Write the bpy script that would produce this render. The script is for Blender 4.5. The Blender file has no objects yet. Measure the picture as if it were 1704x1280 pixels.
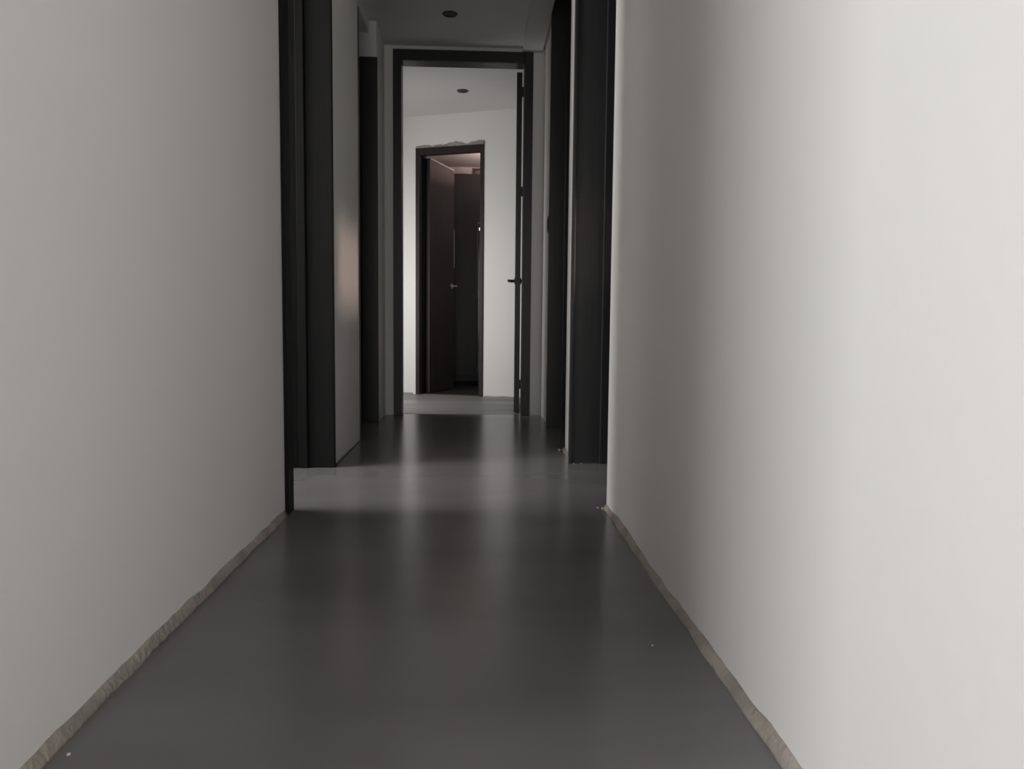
import bpy, bmesh, math, random
from mathutils import Vector, Matrix
random.seed(7)
C = bpy.context.scene.collection
S = bpy.context.scene

# ------------------------------------------------------------------ camera
YAW, PITCH, ROLL, FPX = math.radians(2.744), math.radians(4.445), math.radians(-0.553), 1274.1
cd = bpy.data.cameras.new('camera'); cam = bpy.data.objects.new('camera', cd); C.objects.link(cam)
fw = Vector((math.sin(YAW)*math.cos(PITCH), math.cos(YAW)*math.cos(PITCH), -math.sin(PITCH)))
rt0 = Vector((math.cos(YAW), -math.sin(YAW), 0)); up0 = rt0.cross(fw)
rt = rt0*math.cos(ROLL) - up0*math.sin(ROLL)
up = rt0*math.sin(ROLL) + up0*math.cos(ROLL)
M = Matrix((rt, up, -fw)).transposed().to_4x4(); M.translation = Vector((0, 0, 0.6))
cam.matrix_world = M
cd.sensor_fit = 'HORIZONTAL'; cd.sensor_width = 36.0; cd.lens = FPX/1704*36.0
cd.clip_start = 0.02; cd.clip_end = 60
S.camera = cam

# ------------------------------------------------------------------ world, lights, exposure
w = bpy.data.worlds.new('world'); S.world = w; w.use_nodes = True
w.node_tree.nodes['Background'].inputs[0].default_value = (0.75, 0.85, 1.0, 1)
w.node_tree.nodes['Background'].inputs[1].default_value = 0.3
S.cycles.caustics_reflective = False; S.cycles.caustics_refractive = False
S.view_settings.view_transform = 'Standard'; S.view_settings.look = 'None'
S.view_settings.exposure = 0.0; S.view_settings.gamma = 1.0; S.view_settings.use_curve_mapping = False

def area(name, loc, target, sx, sy, power, col=(1, 1, 1), spread=180):
    l = bpy.data.lights.new(name, 'AREA'); l.shape = 'RECTANGLE'; l.size = sx; l.size_y = sy
    l.energy = power; l.color = col; l.spread = math.radians(spread)
    o = bpy.data.objects.new(name, l); C.objects.link(o)
    o.location = loc
    o.rotation_euler = (Vector(target)-Vector(loc)).to_track_quat('-Z', 'Y').to_euler()
    return o
# daylight of the near side room, behind the camera on the left
area('daylight_near_room', (-3.0, -0.70, 1.85), (0.4, -0.2, 1.1), 1.5, 1.2, 110, (1.0, 0.995, 0.985))
# fill light added behind the camera on the right to brighten the left wall
area('fill_near_right', (1.18, -1.85, 1.35), (-0.6, 2.2, 1.0), 0.5, 1.3, 30, (1.0, 0.97, 0.94))
# ambient fill light added at the near end of the corridor, behind the camera
area('fill_behind', (-0.08, -2.9, 1.3), (-0.08, 2.0, 0.9), 0.9, 1.8, 21, (1.0, 0.97, 0.94))
# daylight of the side room behind the first opening on the left
area('daylight_left_room', (-3.6, 2.35, 2.25), (0.0, 2.88, 0.2), 1.1, 0.3, 152, (1.0, 0.98, 0.97))
# far room: daylight from a window on its left
area('daylight_far_room', (-1.25, 5.40, 0.95), (0.35, 6.3, 0.45), 0.5, 1.1, 18.5, (1.0, 0.985, 0.97))
# warm lamp light thrown up on the ceiling of the last room
area('uplight_last_room', (0.50, 7.70, 2.06), (0.40, 7.72, 2.33), 0.25, 0.25, 8.5, (1.0, 0.70, 0.62), 180)
# dim fill light added in the last room to lift its dark interior
area('fill_last_room', (1.7, 7.0, 1.3), (-0.4, 7.2, 0.9), 0.6, 0.9, 4.5, (1.0, 0.98, 0.97))
# low evening sun through the small window added to the right-hand room
sd = bpy.data.lights.new('sun', 'SUN'); sd.energy = 0.92; sd.angle = math.radians(2.2); sd.color = (1.0, 0.74, 0.62)
sun = bpy.data.objects.new('sun', sd); C.objects.link(sun)
sun.rotation_euler = Vector((-1.0, 0.62, -0.08)).to_track_quat('-Z', 'Y').to_euler()

# ------------------------------------------------------------------ materials
def mat(name, col, rough=0.6, spec=0.5, var=0.0, vscale=4.0, bump=0.0, bscale=60.0, stretch=(1, 1, 1), col2=None, rvar=0.0, metal=0.0):
    m = bpy.data.materials.new(name); m.use_nodes = True
    nt = m.node_tree; b = nt.nodes['Principled BSDF']
    b.inputs['Base Color'].default_value = (*col, 1); b.inputs['Roughness'].default_value = rough
    b.inputs['Specular IOR Level'].default_value = spec; b.inputs['Metallic'].default_value = metal
    tc = nt.nodes.new('ShaderNodeTexCoord'); mp = nt.nodes.new('ShaderNodeMapping')
    mp.inputs['Scale'].default_value = stretch
    nt.links.new(tc.outputs['Object'], mp.inputs['Vector'])
    if var or rvar:
        n = nt.nodes.new('ShaderNodeTexNoise'); n.inputs['Scale'].default_value = vscale; n.inputs['Detail'].default_value = 4
        nt.links.new(mp.outputs['Vector'], n.inputs['Vector'])
    if var:
        mx = nt.nodes.new('ShaderNodeMix'); mx.data_type = 'RGBA'
        c2 = col2 or tuple(c*(1-var) for c in col)
        mx.inputs[6].default_value = (*col, 1); mx.inputs[7].default_value = (*c2, 1)
        r = nt.nodes.new('ShaderNodeMapRange'); r.interpolation_type = 'SMOOTHSTEP'; r.inputs[1].default_value = 0.22; r.inputs[2].default_value = 0.78
        nt.links.new(n.outputs['Fac'], r.inputs[0]); nt.links.new(r.outputs[0], mx.inputs[0])
        nt.links.new(mx.outputs[2], b.inputs['Base Color'])
    if rvar:
        r = nt.nodes.new('ShaderNodeMapRange'); r.interpolation_type = 'SMOOTHSTEP'; r.inputs[1].default_value = 0.2; r.inputs[2].default_value = 0.8
        r.inputs[3].default_value = rough-rvar; r.inputs[4].default_value = rough+rvar
        nt.links.new(n.outputs['Fac'], r.inputs[0]); nt.links.new(r.outputs[0], b.inputs['Roughness'])
    if bump:
        n2 = nt.nodes.new('ShaderNodeTexNoise'); n2.inputs['Scale'].default_value = bscale; n2.inputs['Detail'].default_value = 3
        nt.links.new(mp.outputs['Vector'], n2.inputs['Vector'])
        bp = nt.nodes.new('ShaderNodeBump'); bp.inputs['Strength'].default_value = bump; bp.inputs['Distance'].default_value = 0.01
        nt.links.new(n2.outputs['Fac'], bp.inputs['Height']); nt.links.new(bp.outputs['Normal'], b.inputs['Normal'])
    return m

def emis(name, col, s):
    m = bpy.data.materials.new(name); m.use_nodes = True; b = m.node_tree.nodes['Principled BSDF']
    b.inputs['Base Color'].default_value = (*col, 1); b.inputs['Emission Color'].default_value = (*col, 1)
    b.inputs['Emission Strength'].default_value = s
    return m

PAINT = mat('white_wall_paint', (0.785, 0.77, 0.76), 0.75, 0.25, var=0.05, vscale=1.6, col2=(0.755, 0.75, 0.725), bump=0.08, bscale=25)
CEIL = mat('white_ceiling_paint', (0.70, 0.69, 0.68), 0.85, 0.2, var=0.04, vscale=1.2)
GREYW = mat('bounce_cutting_grey', (0.12, 0.118, 0.115), 0.8, 0.2, var=0.1, vscale=2)  # for unseen right-hand room walls, dark to cut light bounced into the corridor
FLOOR = mat('dark_grey_floor_coating', (0.15, 0.146, 0.147), 0.24, 0.5, var=0.18, vscale=2.2, bump=0.03, bscale=3, stretch=(0.7, 1.8, 1))
FLOORB = mat('pale_grey_screed', (0.24, 0.235, 0.23), 0.45, 0.4, var=0.3, vscale=1.6, rvar=0.1, bump=0.05, bscale=6, stretch=(0.6, 2.5, 1))
BLACK = mat('black_timber', (0.030, 0.030, 0.0305), 0.38, 0.4, var=0.25, vscale=6, stretch=(14, 14, 0.6), bump=0.05, bscale=30)
DARKFLOOR = mat('last_room_floor_shade', (0.02, 0.019, 0.019), 0.5, 0.3, var=0.3, vscale=3, stretch=(8, 0.6, 1))
BLACKM = mat('black_matt_timber', (0.008, 0.008, 0.008), 0.6, 0.12, var=0.3, vscale=6, stretch=(14, 14, 0.6))
BLACKG = mat('black_timber_edge', (0.022, 0.022, 0.024), 0.3, 0.5)
BROWN = mat('dark_brown_timber', (0.038, 0.030, 0.031), 0.5, 0.2, var=0.3, vscale=5, stretch=(12, 12, 0.6))
MORTAR = mat('raw_plaster', (0.40, 0.365, 0.325), 0.9, 0.1, var=0.45, vscale=9, bump=0.6, bscale=60, col2=(0.25, 0.225, 0.205))
CHIP = mat('plaster_crumb', (0.62, 0.60, 0.56), 0.9, 0.1, var=0.2, vscale=60)
DARKM = mat('dark_bronze_metal', (0.03, 0.028, 0.026), 0.4, 0.5, metal=0.6)
STEEL = mat('brushed_steel', (0.75, 0.74, 0.73), 0.3, 0.5, metal=0.9, var=0.05, vscale=30)
PALE = mat('lit_edge_pale', (0.72, 0.68, 0.63), 0.5, 0.4)
RED = mat('red_brown_timber', (0.16, 0.06, 0.05), 0.5, 0.4, var=0.2, vscale=10)
DARKGLASS = mat('dark_smoked_glass', (0.02, 0.02, 0.022), 0.12, 0.5)
GREYP = mat('grey_panel', (0.22, 0.21, 0.21), 0.5, 0.4)
LAMP = emis('small_white_lamp', (1.0, 0.98, 0.95), 5.0)
WHITEPL = mat('white_plastic', (0.6, 0.6, 0.6), 0.4, 0.5)
GLASS = mat('window_glass', (0.8, 0.85, 0.88), 0.05, 0.5)

# ------------------------------------------------------------------ helpers
def link(name, bm, m, parent=None, smooth=False):
    me = bpy.data.meshes.new(name); bm.normal_update(); bm.to_mesh(me); bm.free()
    if smooth:
        for p in me.polygons: p.use_smooth = True
    me.materials.append(m)
    o = bpy.data.objects.new(name, me); C.objects.link(o)
    if parent: o.parent = parent; o.matrix_parent_inverse = Matrix.Translation(parent.location).inverted() if parent.rotation_euler.z == 0 else parent.matrix_world.inverted()
    return o
def add_box(bm, x, y, z, bevel=0.0, seg=2):
    r = bmesh.ops.create_cube(bm, size=1.0)
    c = Vector(((x[0]+x[1])/2, (y[0]+y[1])/2, (z[0]+z[1])/2)); s = Vector((x[1]-x[0], y[1]-y[0], z[1]-z[0]))
    for v in r['verts']: v.co = Vector((v.co.x*s.x, v.co.y*s.y, v.co.z*s.z)) + c
    if bevel:
        es = list({e for v in r['verts'] for e in v.link_edges})
        bmesh.ops.bevel(bm, geom=es, offset=bevel, segments=seg, affect='EDGES', profile=0.5)
def box(name, x, y, z, m, parent=None, bevel=0.0, seg=2):
    bm = bmesh.new(); add_box(bm, x, y, z, bevel, seg)
    return link(name, bm, m, parent)
def add_cyl(bm, a, b, r, n=16, r2=None):
    a, b = Vector(a), Vector(b); d = b-a
    q = d.to_track_quat('Z', 'Y').to_matrix().to_4x4(); q.translation = (a+b)/2
    bmesh.ops.create_cone(bm, cap_ends=True, segments=n, radius1=r, radius2=r if r2 is None else r2, depth=d.length, matrix=q)
def cyl(name, a, b, r, m, parent=None, n=16, r2=None):
    bm = bmesh.new(); add_cyl(bm, a, b, r, n, r2); return link(name, bm, m, parent)
def wall(name, x, y, z, bevel=0.0, m=None):
    o = box(name, x, y, z, m or PAINT, bevel=bevel); o['kind'] = 'structure'; return o
def empty(name, loc=(0, 0, 0), rz=0.0):
    o = bpy.data.objects.new(name, None); C.objects.link(o); o.location = loc; o.rotation_euler = (0, 0, rz)
    o.empty_display_size = 0.1
    o.matrix_world = Matrix.Translation(loc) @ Matrix.Rotation(rz, 4, 'Z')
    return o
def sempty(name, loc=(0, 0, 0), rz=0.0):
    o = empty(name, loc, rz); o['kind'] = 'structure'; return o
def thing(o, label, cat, group=None):
    o['label'] = label; o['category'] = cat
    if group: o['group'] = group
    return o

XL, XR = -0.592, 0.435          # corridor wall faces
H = 2.37                        # corridor ceiling
HR = 2.5                        # side room ceilings
YE = 5.06                       # end wall
# ------------------------------------------------------------------ shell
o = box('floor', (-5.2, 4.4), (-3.2, YE+0.05), (-0.12, 0.0), FLOOR); o['kind'] = 'structure'
o = box('floor_far_room', (-5.2, 4.4), (YE+0.05, 9.2), (-0.12, 0.0), FLOORB); o['kind'] = 'structure'
o = box('ceiling', (-5.2, 4.4), (-3.2, 9.2), (2.5, 2.62), CEIL); o['kind'] = 'structure'
wall('wall_back', (-5.0, 4.2), (-3.2, -3.0), (0, HR))
wall('wall_outer_left', (-5.2, -5.0), (-3.2, 9.2), (0, HR))
wall('wall_outer_far', (-5.0, 4.2), (9.0, 9.2), (0, HR))
# outer right wall, with a small added window in it (y 0.30..1.35, z 0.98..1.42)
WY, WZ = (0.25, 1.30), (1.06, 1.44)
wall('wall_outer_right', (4.2, 4.4), (-3.2, WY[0]), (0, HR), m=GREYW)
wall('wall_outer_right', (4.2, 4.4), (WY[1], 9.2), (0, HR), m=GREYW)
wall('wall_outer_right', (4.2, 4.4), WY, (0, WZ[0]), m=GREYW)
wall('wall_outer_right', (4.2, 4.4), WY, (WZ[1], HR), m=GREYW)

# corridor ceiling (lowered) with the bulkhead along its right side
def ceil(name, x, y, z): o = box(name, x, y, z, CEIL); o['kind'] = 'structure'; return o
ceil('ceiling', (-0.80, 0.416), (-3.0, YE), (H, H+0.06))
ceil('ceiling', (0.416, 0.62), (-3.0, 3.667), (H, H+0.06))
ceil('ceiling', (0.416, 0.62), (4.462, YE), (H, H+0.06))
ceil('ceiling_bulkhead', (0.29, 0.416), (3.31, YE), (H-0.022, H))

# left walls
TL = 0.205
wall('wall_left', (XL-TL, XL), (0.62, 2.44), (0, H), 0.003)
wall('wall_left', (XL-TL, XL), (-3.0, -0.62), (0, H))
wall('wall_left', (XL-TL, XL), (-0.62, 0.62), (2.15, H))
wall('wall_left', (XL-TL, XL), (2.44, 3.20), (2.20, H))
wall('wall_left', (XL-TL, XL), (3.20, 3.94), (0, H), 0.003)
wall('wall_left', (XL-TL, XL-0.046), (3.94, 4.67), (2.30, H))
wall('wall_left', (XL-TL, XL), (4.67, YE), (0, H), 0.003)
# partitions of the left-hand rooms
wall('wall_partition', (-5.0, XL-TL), (1.30, 1.42), (0, HR))
wall('wall_partition', (-5.0, XL-TL), (3.52, 3.64), (0, HR))
# right walls
TR = 0.20
wall('wall_right', (XR, XR+TR), (0.05, 2.478), (0, H), 0.004)
wall('wall_right', (XR, XR+TR), (-3.0, -1.3), (0, H))
wall('wall_right', (XR, XR+TR), (-1.3, 0.05), (2.15, H))  # doorway under it is unseen, added to pass the right-hand fill light
wall('wall_partition', (XR+TR, 4.2), (0.07, 0.17), (0, HR), m=GREYW)  # unseen partition, added to keep the right-hand fill light from spreading
wall('wall_right', (XR, XR+TR), (2.478, 3.295), (2.06, H))
wall('wall_right', (XR, XR+TR), (3.306, 3.667), (0, H), 0.003)
wall('wall_right', (XR, XR+TR), (4.462, YE), (0, H), 0.003)
wall('wall_partition', (XR+TR, 4.2), (3.50, 3.62), (0, HR), m=GREYW)
# end wall
FX0, FX1, FT = -0.484, 0.305, 2.275      # clear opening of the end door frame
YB = 5.165
wall('wall_end', (-5.0, FX0-0.02), (YE, YB), (0, HR))
wall('wall_end', (FX1+0.02, 4.2), (YE, YB), (0, HR))
wall('wall_end', (FX0-0.02, FX1+0.02), (YE, YB), (FT+0.02, HR))

# far room
HF = 2.33
P0 = Vector((-0.505, 6.582)); P1 = Vector((0.060, 6.373)); dW = (P1-P0).normalized(); nW = Vector((-dW.y, dW.x))
ang = math.atan2(dW.y, dW.x)
DW = (P1-P0).length
wf = sempty('wall_far', (P0.x, P0.y, 0), ang)     # local x runs along the wall, local y away from the camera
def lbox(name, x, y, z, m, parent, bevel=0.0):
    bm = bmesh.new(); add_box(bm, x, y, z, bevel)
    o = link(name, bm, m); o.parent = parent; return o
lbox('wall_panel', (-2.2, 0.0), (0, 0.10), (0, HF), PAINT, wf)
lbox('wall_panel', (DW, 2.3), (0, 0.10), (0, HF), PAINT, wf)
lbox('wall_panel', (0, DW), (0, 0.10), (2.072, HF), PAINT, wf)
ceil('ceiling', (-2.7, 2.3), (YB, 9.0), (HF, HF+0.06))
o = lbox('floor_shade_last_room', (-1.9, 1.8), (0.061, 2.3), (0, 0.003), DARKFLOOR, None); o.matrix_world = wf.matrix_world.copy(); o['kind'] = 'structure'  # dark sheet over the floor, the unlit room's shade in its colour
wall('wall_far_room_left', (-2.72, -2.6), (YB, 9.0), (0, HF))
wall('wall_far_room_right', (2.2, 2.3), (YB, 9.0), (0, HF))
wall('wall_last_room', (-2.6, 2.2), (8.62, 8.72), (0, HF))

# ------------------------------------------------------------------ raw plaster strips along the feet of the walls
def noise1(t, seed):
    v = 0
    for k, (f, a) in enumerate(((1.7, .5), (4.1, .3), (9.7, .2), (23.0, .1))):
        v += a*math.sin(t*f*2 + seed*3.1*(k+1) + 1.7*math.sin(t*f*0.9+seed))
    return v
def strip(name, pts, side, h0, p0, seed, hv=0.5, pv=0.6, m=None):
    """pts: wall-foot polyline start,end; side: vector pointing from the wall into the corridor"""
    a, b = Vector(pts[0]), Vector(pts[1]); n = max(6, int((b-a).length/0.025)); side = Vector(side).normalized()
    bm = bmesh.new(); rows = []
    for i in range(n+1):
        t = i/n; q = a.lerp(b, t); L = (b-a).length*t
        h = h0*(1+hv*noise1(L*1.3, seed)); p = max(0.003, p0*(1+pv*noise1(L*1.1, seed+5)))
        back = q - side*0.004
        prof = [(back, h*1.02), (q+side*p*0.28, h), (q+side*p*0.62, h*0.62), (q+side*p*0.95, h*0.2), (q+side*p*1.1, -0.002), (back, -0.002)]
        rows.append([bm.verts.new((v.x, v.y, z)) for v, z in prof])
    k = len(rows[0])
    for r0, r1 in zip(rows, rows[1:]):
        for j in range(k): bm.faces.new((r0[j], r0[(j+1) % k], r1[(j+1) % k], r1[j]))
    bm.faces.new(rows[0][::-1]); bm.faces.new(rows[-1])
    bmesh.ops.recalc_face_normals(bm, faces=bm.faces)
    o = link(name, bm, m or MORTAR, smooth=True); o['kind'] = 'structure'; return o
strip('baseboard_left', ((XL, 0.62), (XL, 2.375)), (1, 0), 0.019, 0.010, 1.0, 0.45, 0.5)
strip('baseboard_right', ((XR, 0.2), (XR, 2.47)), (-1, 0), 0.017, 0.011, 2.0, 0.5, 0.5)
strip('baseboard_left', ((XL, 3.215), (XL, 3.93)), (1, 0), 0.005, 0.007, 3.0, m=BROWN)  # dark strip standing in for the crack line at the wall foot
strip('baseboard_right', ((XR, 3.33), (XR, 3.66)), (-1, 0), 0.012, 0.014, 4.0)
a = P0 + dW*0.615; b = P0 + dW*0.95
strip('baseboard_far', ((a.x, a.y), (b.x, b.y)), -nW, 0.008, 0.008, 5.0)
a = P0 - dW*0.3; b = P0 - dW*0.035
strip('baseboard_far', ((a.x, a.y), (b.x, b.y)), -nW, 0.010, 0.010, 6.0)

# ------------------------------------------------------------------ door_1: first opening on the left (black lining, leaf folded back inside)
d = sempty('door_1', (XL, 2.8, 0))
box('casing', (XL, XL+0.012), (2.385, 2.455), (0, 2.26), BLACKM, d, 0.002)
box('jamb', (XL-TL, XL+0.004), (2.44, 2.455), (0, 2.2), BLACKM, d, 0.002)
box('jamb', (XL-TL-0.01, XL+0.004), (3.186, 3.20), (0, 2.2), BLACKM, d, 0.002)
box('casing', (XL, XL+0.008), (3.186, 3.215), (0, 2.26), BLACKM, d, 0.002)
box('door_stop', (XL-0.135, XL-0.10), (3.174, 3.187), (0, 2.19), BLACKM, d, 0.003)
box('head', (XL-TL, XL), (2.455, 3.186), (2.185, 2.2), BLACKM, d, 0.002)
lf = box('leaf', (XL-TL-0.76, XL-TL-0.004), (3.150, 3.186), (0.008, 2.18), BLACKM, d, 0.002)
cyl('handle', (XL-TL-0.70, 3.15, 0.95), (XL-TL-0.70, 3.10, 0.95), 0.010, DARKM, lf)

# door_2: second opening on the left
d = sempty('door_2', (XL, 4.3, 0))
box('jamb', (XL-TL, XL+0.006), (4.656, 4.67), (0, 2.16), BLACK, d, 0.002)
box('jamb', (XL-TL, XL+0.004), (3.94, 3.954), (0, 2.16), BLACK, d, 0.002)
box('door_stop', (XL-0.09, XL-0.06), (4.645, 4.657), (0, 2.145), BLACK, d, 0.003)
lf = box('leaf', (XL-TL-0.72, XL-TL-0.004), (4.62, 4.656), (0.008, 2.14), BLACK, d, 0.002)
cyl('handle', (XL-TL-0.66, 4.62, 0.95), (XL-TL-0.66, 4.57, 0.95), 0.010, DARKM, lf)

# door_3: first opening on the right
d = sempty('door_3', (XR, 2.9, 0))
box('jamb', (XR+0.03, XR+TR), (2.478, 2.49), (0, 2.06), BLACK, d, 0.002)
box('jamb', (XR-0.028, XR+TR+0.005), (3.295, 3.306), (0, 2.30), BLACK, d, 0.002)
box('door_stop', (XR+0.108, XR+0.15), (3.281, 3.296), (0, 2.05), BLACKG, d, 0.003)
box('door_stop', (XR-0.026, XR-0.012), (3.289, 3.296), (0, 2.30), BLACKG, d, 0.002)
box('head', (XR, XR+TR), (2.49, 3.295), (2.045, 2.06), BLACK, d, 0.002)
lf = box('leaf', (XR+TR+0.008, XR+TR+0.76), (3.262, 3.298), (0.008, 2.04), BLACK, d, 0.002)
cyl('handle', (XR+TR+0.70, 3.262, 0.95), (XR+TR+0.70, 3.21, 0.95), 0.010, DARKM, lf)

# door_4: second opening on the right
d = sempty('door_4', (XR, 4.0, 0))
box('jamb', (XR-0.018, XR+TR), (4.45, 4.462), (0, 2.5), BLACK, d, 0.002)
box('jamb', (XR+0.006, XR+TR), (3.667, 3.679), (0, 2.335), BLACK, d, 0.002)
box('door_stop', (XR+0.07, XR+0.10), (4.439, 4.451), (0, 2.33), BLACKG, d, 0.003)
lf = box('leaf', (XR+TR+0.004, XR+TR+0.72), (4.41, 4.446), (0.008, 2.14), BLACK, d, 0.002)
cyl('handle', (XR+TR+0.66, 4.41, 0.95), (XR+TR+0.66, 4.36, 0.95), 0.010, DARKM, lf)

# ------------------------------------------------------------------ door_5: frame at the end of the corridor, leaf swung into the far room
d = sempty('door_5', (-0.09, YE, 0))
box('casing', (-0.537, FX0), (YE-0.014, YE), (0, 2.345), BLACK, d, 0.003)
box('casing', (FX1, 0.360), (YE-0.014, YE), (0, 2.345), BLACK, d, 0.003)
box('casing', (FX0, FX1), (YE-0.014, YE), (FT, 2.345), BLACK, d, 0.003)
box('jamb', (FX0-0.02, FX0), (YE, YB+0.004), (0, FT), BLACK, d, 0.002)
box('jamb', (FX1, FX1+0.02), (YE, YB+0.004), (0, FT), BLACK, d, 0.002)
box('head', (FX0-0.02, FX1+0.02), (YE, YB+0.004), (FT, FT+0.02), BLACK, d, 0.002)
hl = math.atan(0.0545)
lp = Vector((0.262, 5.185))
u = Vector((math.sin(hl), math.cos(hl))); v = Vector((math.cos(hl), -math.sin(hl)))
def leaf_box(name, along, across, z, m, parent, bevel=0.0):
    bm = bmesh.new(); add_box(bm, across, along, z, bevel)
    for q in bm.verts:
        p = lp + u*q.co.y + v*q.co.x; q.co.x, q.co.y = p.x, p.y
    return link(name, bm, m, parent)
lf = leaf_box('leaf', (0, 0.76), (0, 0.036), (0.008, 2.262), BLACK, d, 0.002)
for z in (2.13, 1.485, 0.20):
    leaf_box('hinge', (-0.028, 0.006), (0.034, 0.045), (z-0.03, z+0.03), DARKM, lf, 0.002)
for s in (-1, 1):
    f = 0.0 if s < 0 else 0.036
    bm = bmesh.new()
    def W(al, ac, z): p = lp + u*al + v*ac; return (p.x, p.y, z)
    add_cyl(bm, W(0.70, f, 0.935), W(0.70, f+s*0.055, 0.935), 0.011)
    add_cyl(bm, W(0.70, f, 0.935), W(0.70, f+s*0.008, 0.935), 0.024)
    add_cyl(bm, W(0.71, f+s*0.050, 0.935), W(0.59, f+s*0.050, 0.932), 0.009)
    link('handle', bm, DARKM, lf)

# ------------------------------------------------------------------ door_6: brown frame in the angled far wall, leaf open into the last room
d = sempty('door_6', (P0.x, P0.y, 0), ang)
lbox('casing', (-0.004, 0.030), (-0.012, 0.06), (0, 2.072), BROWN, d, 0.002)
lbox('casing', (DW-0.030, DW), (-0.012, 0.045), (0, 2.072), BROWN, d, 0.002)
lbox('head', (0.030, DW-0.030), (-0.012, 0.06), (2.012, 2.072), BROWN, d, 0.002)
lbox('jamb', (0.028, 0.042), (0.055, 0.104), (0, 2.072), BLACKM, d)
lf = lbox('leaf', (0.040, 0.076), (0.105, 0.66), (0.008, 2.005), BROWN, d, 0.002)
o = lbox('lit_edge', (0.070, 0.079), (0.12, 0.655), (2.000, 2.012), PALE, lf); o['label'] = 'pale strip drawn as the lit top edge of the leaf'  # light on the leaf's top edge, put into a pale strip
o = lbox('lit_edge', (0.066, 0.0785), (0.6575, 0.6615), (1.12, 1.47), PALE, lf)  # light line on the leaf's free edge, put into a pale strip
bm = bmesh.new()
add_cyl(bm, (0.076, 0.60, 0.95), (0.128, 0.60, 0.95), 0.010); add_cyl(bm, (0.076, 0.60, 0.95), (0.083, 0.60, 0.95), 0.024)
add_cyl(bm, (0.122, 0.61, 0.952), (0.122, 0.50, 0.945), 0.009)
o = link('handle', bm, STEEL); o.parent = lf; o['label'] = 'bright steel lever handle'
# ragged plaster left along the top of that frame
bm = bmesh.new(); n = 46; rows = []
for i in range(n+1):
    t = i/n; x = DW*t
    zt = 2.072 + max(0.0, 0.012 + 0.014*noise1(t*3.2, 9) + random.uniform(-.006, .006))
    rows.append([bm.verts.new((x, yy, zz)) for yy, zz in ((-0.013, 2.066), (-0.013, zt), (0.0, zt+0.003), (0.0, 2.066))])
for r0, r1 in zip(rows, rows[1:]):
    for j in range(4): bm.faces.new((r0[j], r0[(j+1) % 4], r1[(j+1) % 4], r1[j]))
bm.faces.new(rows[0][::-1]); bm.faces.new(rows[-1]); bmesh.ops.recalc_face_normals(bm, faces=bm.faces)
o = link('plaster_edge', bm, MORTAR); o.parent = d; o['label'] = 'ragged broken plaster along the top of the frame'

# ------------------------------------------------------------------ unseen window, added and sized so the low sun makes the warm patch
d = sempty('sun_patch_window', (4.3, 0.775, 1.02))
box('window_frame', (4.27, 4.33), (WY[0], WY[0]+0.03), WZ, WHITEPL, d)
box('window_frame', (4.27, 4.33), (WY[1]-0.03, WY[1]), WZ, WHITEPL, d)

# ------------------------------------------------------------------ things
def downlight(x, y, z, label):
    e = empty('recessed_downlight', (x, y, z))
    thing(e, label, 'downlight', 'recessed ceiling downlights')
    bm = bmesh.new(); n = 24; prof = ((0.030, 0.0), (0.030, -0.004), (0.040, -0.005), (0.044, -0.001), (0.044, 0.0))
    rs = [[bm.verts.new((r*math.cos(2*math.pi*i/n), r*math.sin(2*math.pi*i/n), zz)) for i in range(n)] for r, zz in prof]
    for k in range(len(rs)):
        A, B = rs[k], rs[(k+1) % len(rs)]
        for i in range(n): bm.faces.new((A[i], A[(i+1) % n], B[(i+1) % n], B[i]))
    bmesh.ops.recalc_face_normals(bm, faces=bm.faces)
    o = link('trim_ring', bm, DARKM); o.parent = e
    bm = bmesh.new(); add_cyl(bm, (0, 0, 0), (0, 0, -0.002), 0.0305, 24)
    o = link('lamp_face', bm, BLACK); o.parent = e
    return e
downlight(-0.158, 4.54, H, 'small dark round downlight in the grey corridor ceiling before the tall door frame')
downlight(-0.107, 5.845, HF, 'small dark round downlight in the bright ceiling beyond the tall door frame')

e = thing(empty('light_switch', (XR, 4.60, 1.20)), 'dark wall switch on the right wall close beside the tall door frame', 'switch')
box('plate', (XR-0.010, XR), (4.56, 4.64), (1.155, 1.245), DARKM, e, 0.002)
box('rocker', (XR-0.014, XR-0.010), (4.58, 4.62), (1.17, 1.23), DARKM, e, 0.001)

# last room, seen through the brown doorway
e = thing(empty('wardrobe', (-0.1, 8.35, 0)), 'tall black wardrobe in the unlit last room behind the open brown-framed doorway', 'wardrobe')
box('body', (-1.5, 0.16), (8.10, 8.58), (0, 2.16), BLACK, e, 0.004)
for i in range(4):
    x0 = -1.498 + i*0.4145
    dr = box('door', (x0+0.002, x0+0.4125), (8.078, 8.099), (0.06, 2.155), BLACK, e, 0.003)
    kx = x0+0.38 if i % 2 == 0 else x0+0.03
    cyl('knob', (kx, 8.078, 1.05), (kx, 8.055, 1.05), 0.010, DARKM, dr)
e = thing(empty('glass_cabinet', (0.30, 7.6, 0)), 'dark cabinet edged with thin pale metal, a small white light at its top', 'cabinet')
X0, X1, Y0 = 0.008, 0.42, 7.45
box('body', (X0+0.012, X1-0.012), (Y0+0.02, Y0+0.42), (0, 1.60), BLACK, e, 0.003)
box('glass_front', (X0+0.014, X1-0.014), (Y0+0.008, Y0+0.02), (0.02, 1.54), DARKGLASS, e)
box('frame_rail', (X0, X1), (Y0, Y0+0.02), (1.57, 1.58), GREYP, e)
box('frame_stile', (X0+0.002, X0+0.006), (Y0, Y0+0.02), (0.86, 1.565), GREYP, e)
box('frame_stile', (X1-0.006, X1), (Y0, Y0+0.02), (0.02, 1.565), STEEL, e)
box('inner_panel', (X0+0.03, X0+0.30), (Y0+0.002, Y0+0.008), (1.30, 1.50), GREYP, e)
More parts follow.
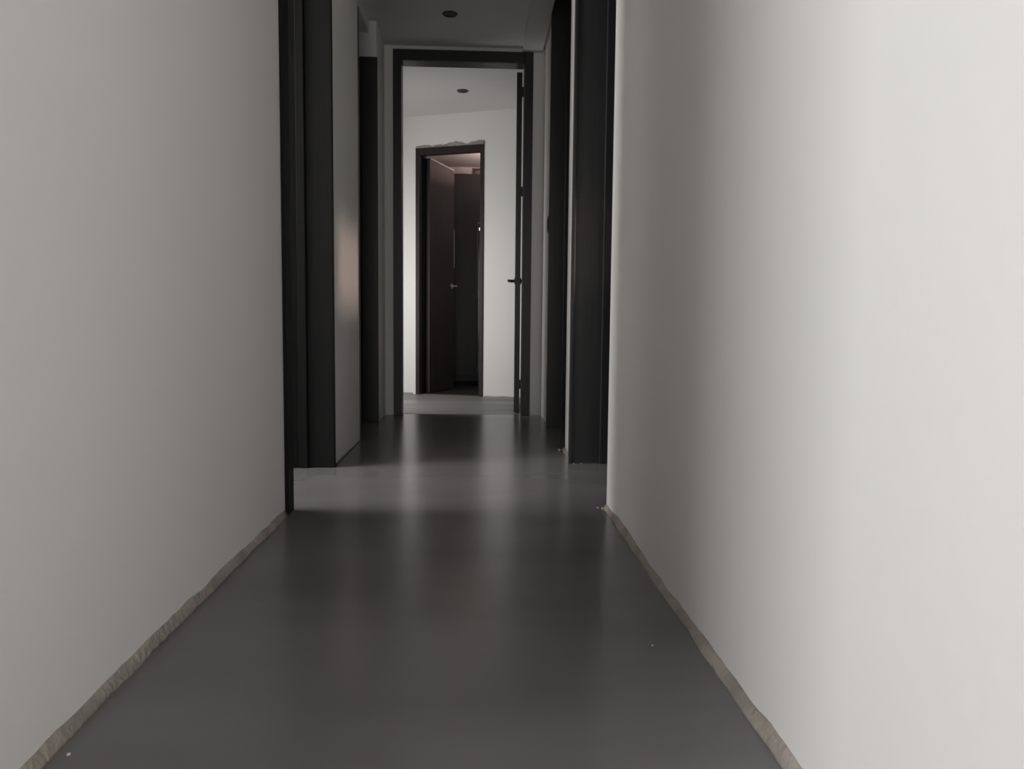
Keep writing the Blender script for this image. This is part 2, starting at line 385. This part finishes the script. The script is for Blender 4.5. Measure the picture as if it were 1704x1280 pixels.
box('inner_panel', (X0+0.03, X0+0.30), (Y0+0.002, Y0+0.008), (0.87, 1.09), GREYP, e)
box('lamp', (X0+0.020, X0+0.060), (Y0-0.004, Y0+0.004), (1.503, 1.527), LAMP, e, 0.002)
e = thing(empty('wall_vent', (0.12, 8.62, 2.2)), 'small red-brown framed vent high on the wall of the last room', 'vent')
box('frame', (-0.03, 0.30), (8.59, 8.62), (2.298, 2.312), RED, e)
box('frame', (-0.03, -0.012), (8.59, 8.62), (2.246, 2.298), RED, e)
box('frame', (0.282, 0.30), (8.59, 8.62), (2.246, 2.298), RED, e)
box('frame', (-0.03, 0.30), (8.59, 8.62), (2.232, 2.246), RED, e)
box('panel', (-0.012, 0.282), (8.605, 8.62), (2.246, 2.298), GREYP, e)

# crumbs of plaster on the floor
def chip(x, y, s, label, group=None):
    bm = bmesh.new(); bmesh.ops.create_icosphere(bm, subdivisions=1, radius=1.0)
    for q in bm.verts:
        k = random.uniform(.7, 1.25); q.co = Vector((q.co.x*s*k, q.co.y*s*k*.8, max(-0.3*s, q.co.z*s*.6*k)))
    zmin = min(q.co.z for q in bm.verts)
    for q in bm.verts: q.co.z -= zmin
    o = link('plaster_chip', bm, CHIP); o.location = (x, y, 0); o.rotation_euler.z = random.uniform(0, 6)
    return thing(o, label, 'plaster chip', group)
chip(0.336, 1.385, 0.0026, 'tiny white plaster crumb lying out on the dark floor near the right wall')
chip(-0.560, 1.045, 0.0035, 'tiny pale plaster crumb on the floor at the foot of the left wall')
for x, y, z, l in (
    (0.420, 2.462, 0.006, 'ragged white plaster crumb at the near corner of the right wall end'),
    (0.405, 2.470, 0.004, 'small plaster crumb just left of the right wall end on the floor'),
    (0.424, 2.440, 0.005, 'pale crumb before the right wall foot close to its far corner'),
    (0.405, 3.640, 0.008, 'pale heap-like plaster crumb at the far foot of the narrow white strip of wall'),
    (0.418, 3.560, 0.005, 'small crumb at the foot of the narrow white strip of wall'),
    (0.430, 3.280, 0.004, 'white speck at the foot of the black door lining on the right'),
    (0.462, 3.283, 0.003, 'tiny white speck under the middle of the black lining on the right')):
    chip(x, y, z, l)
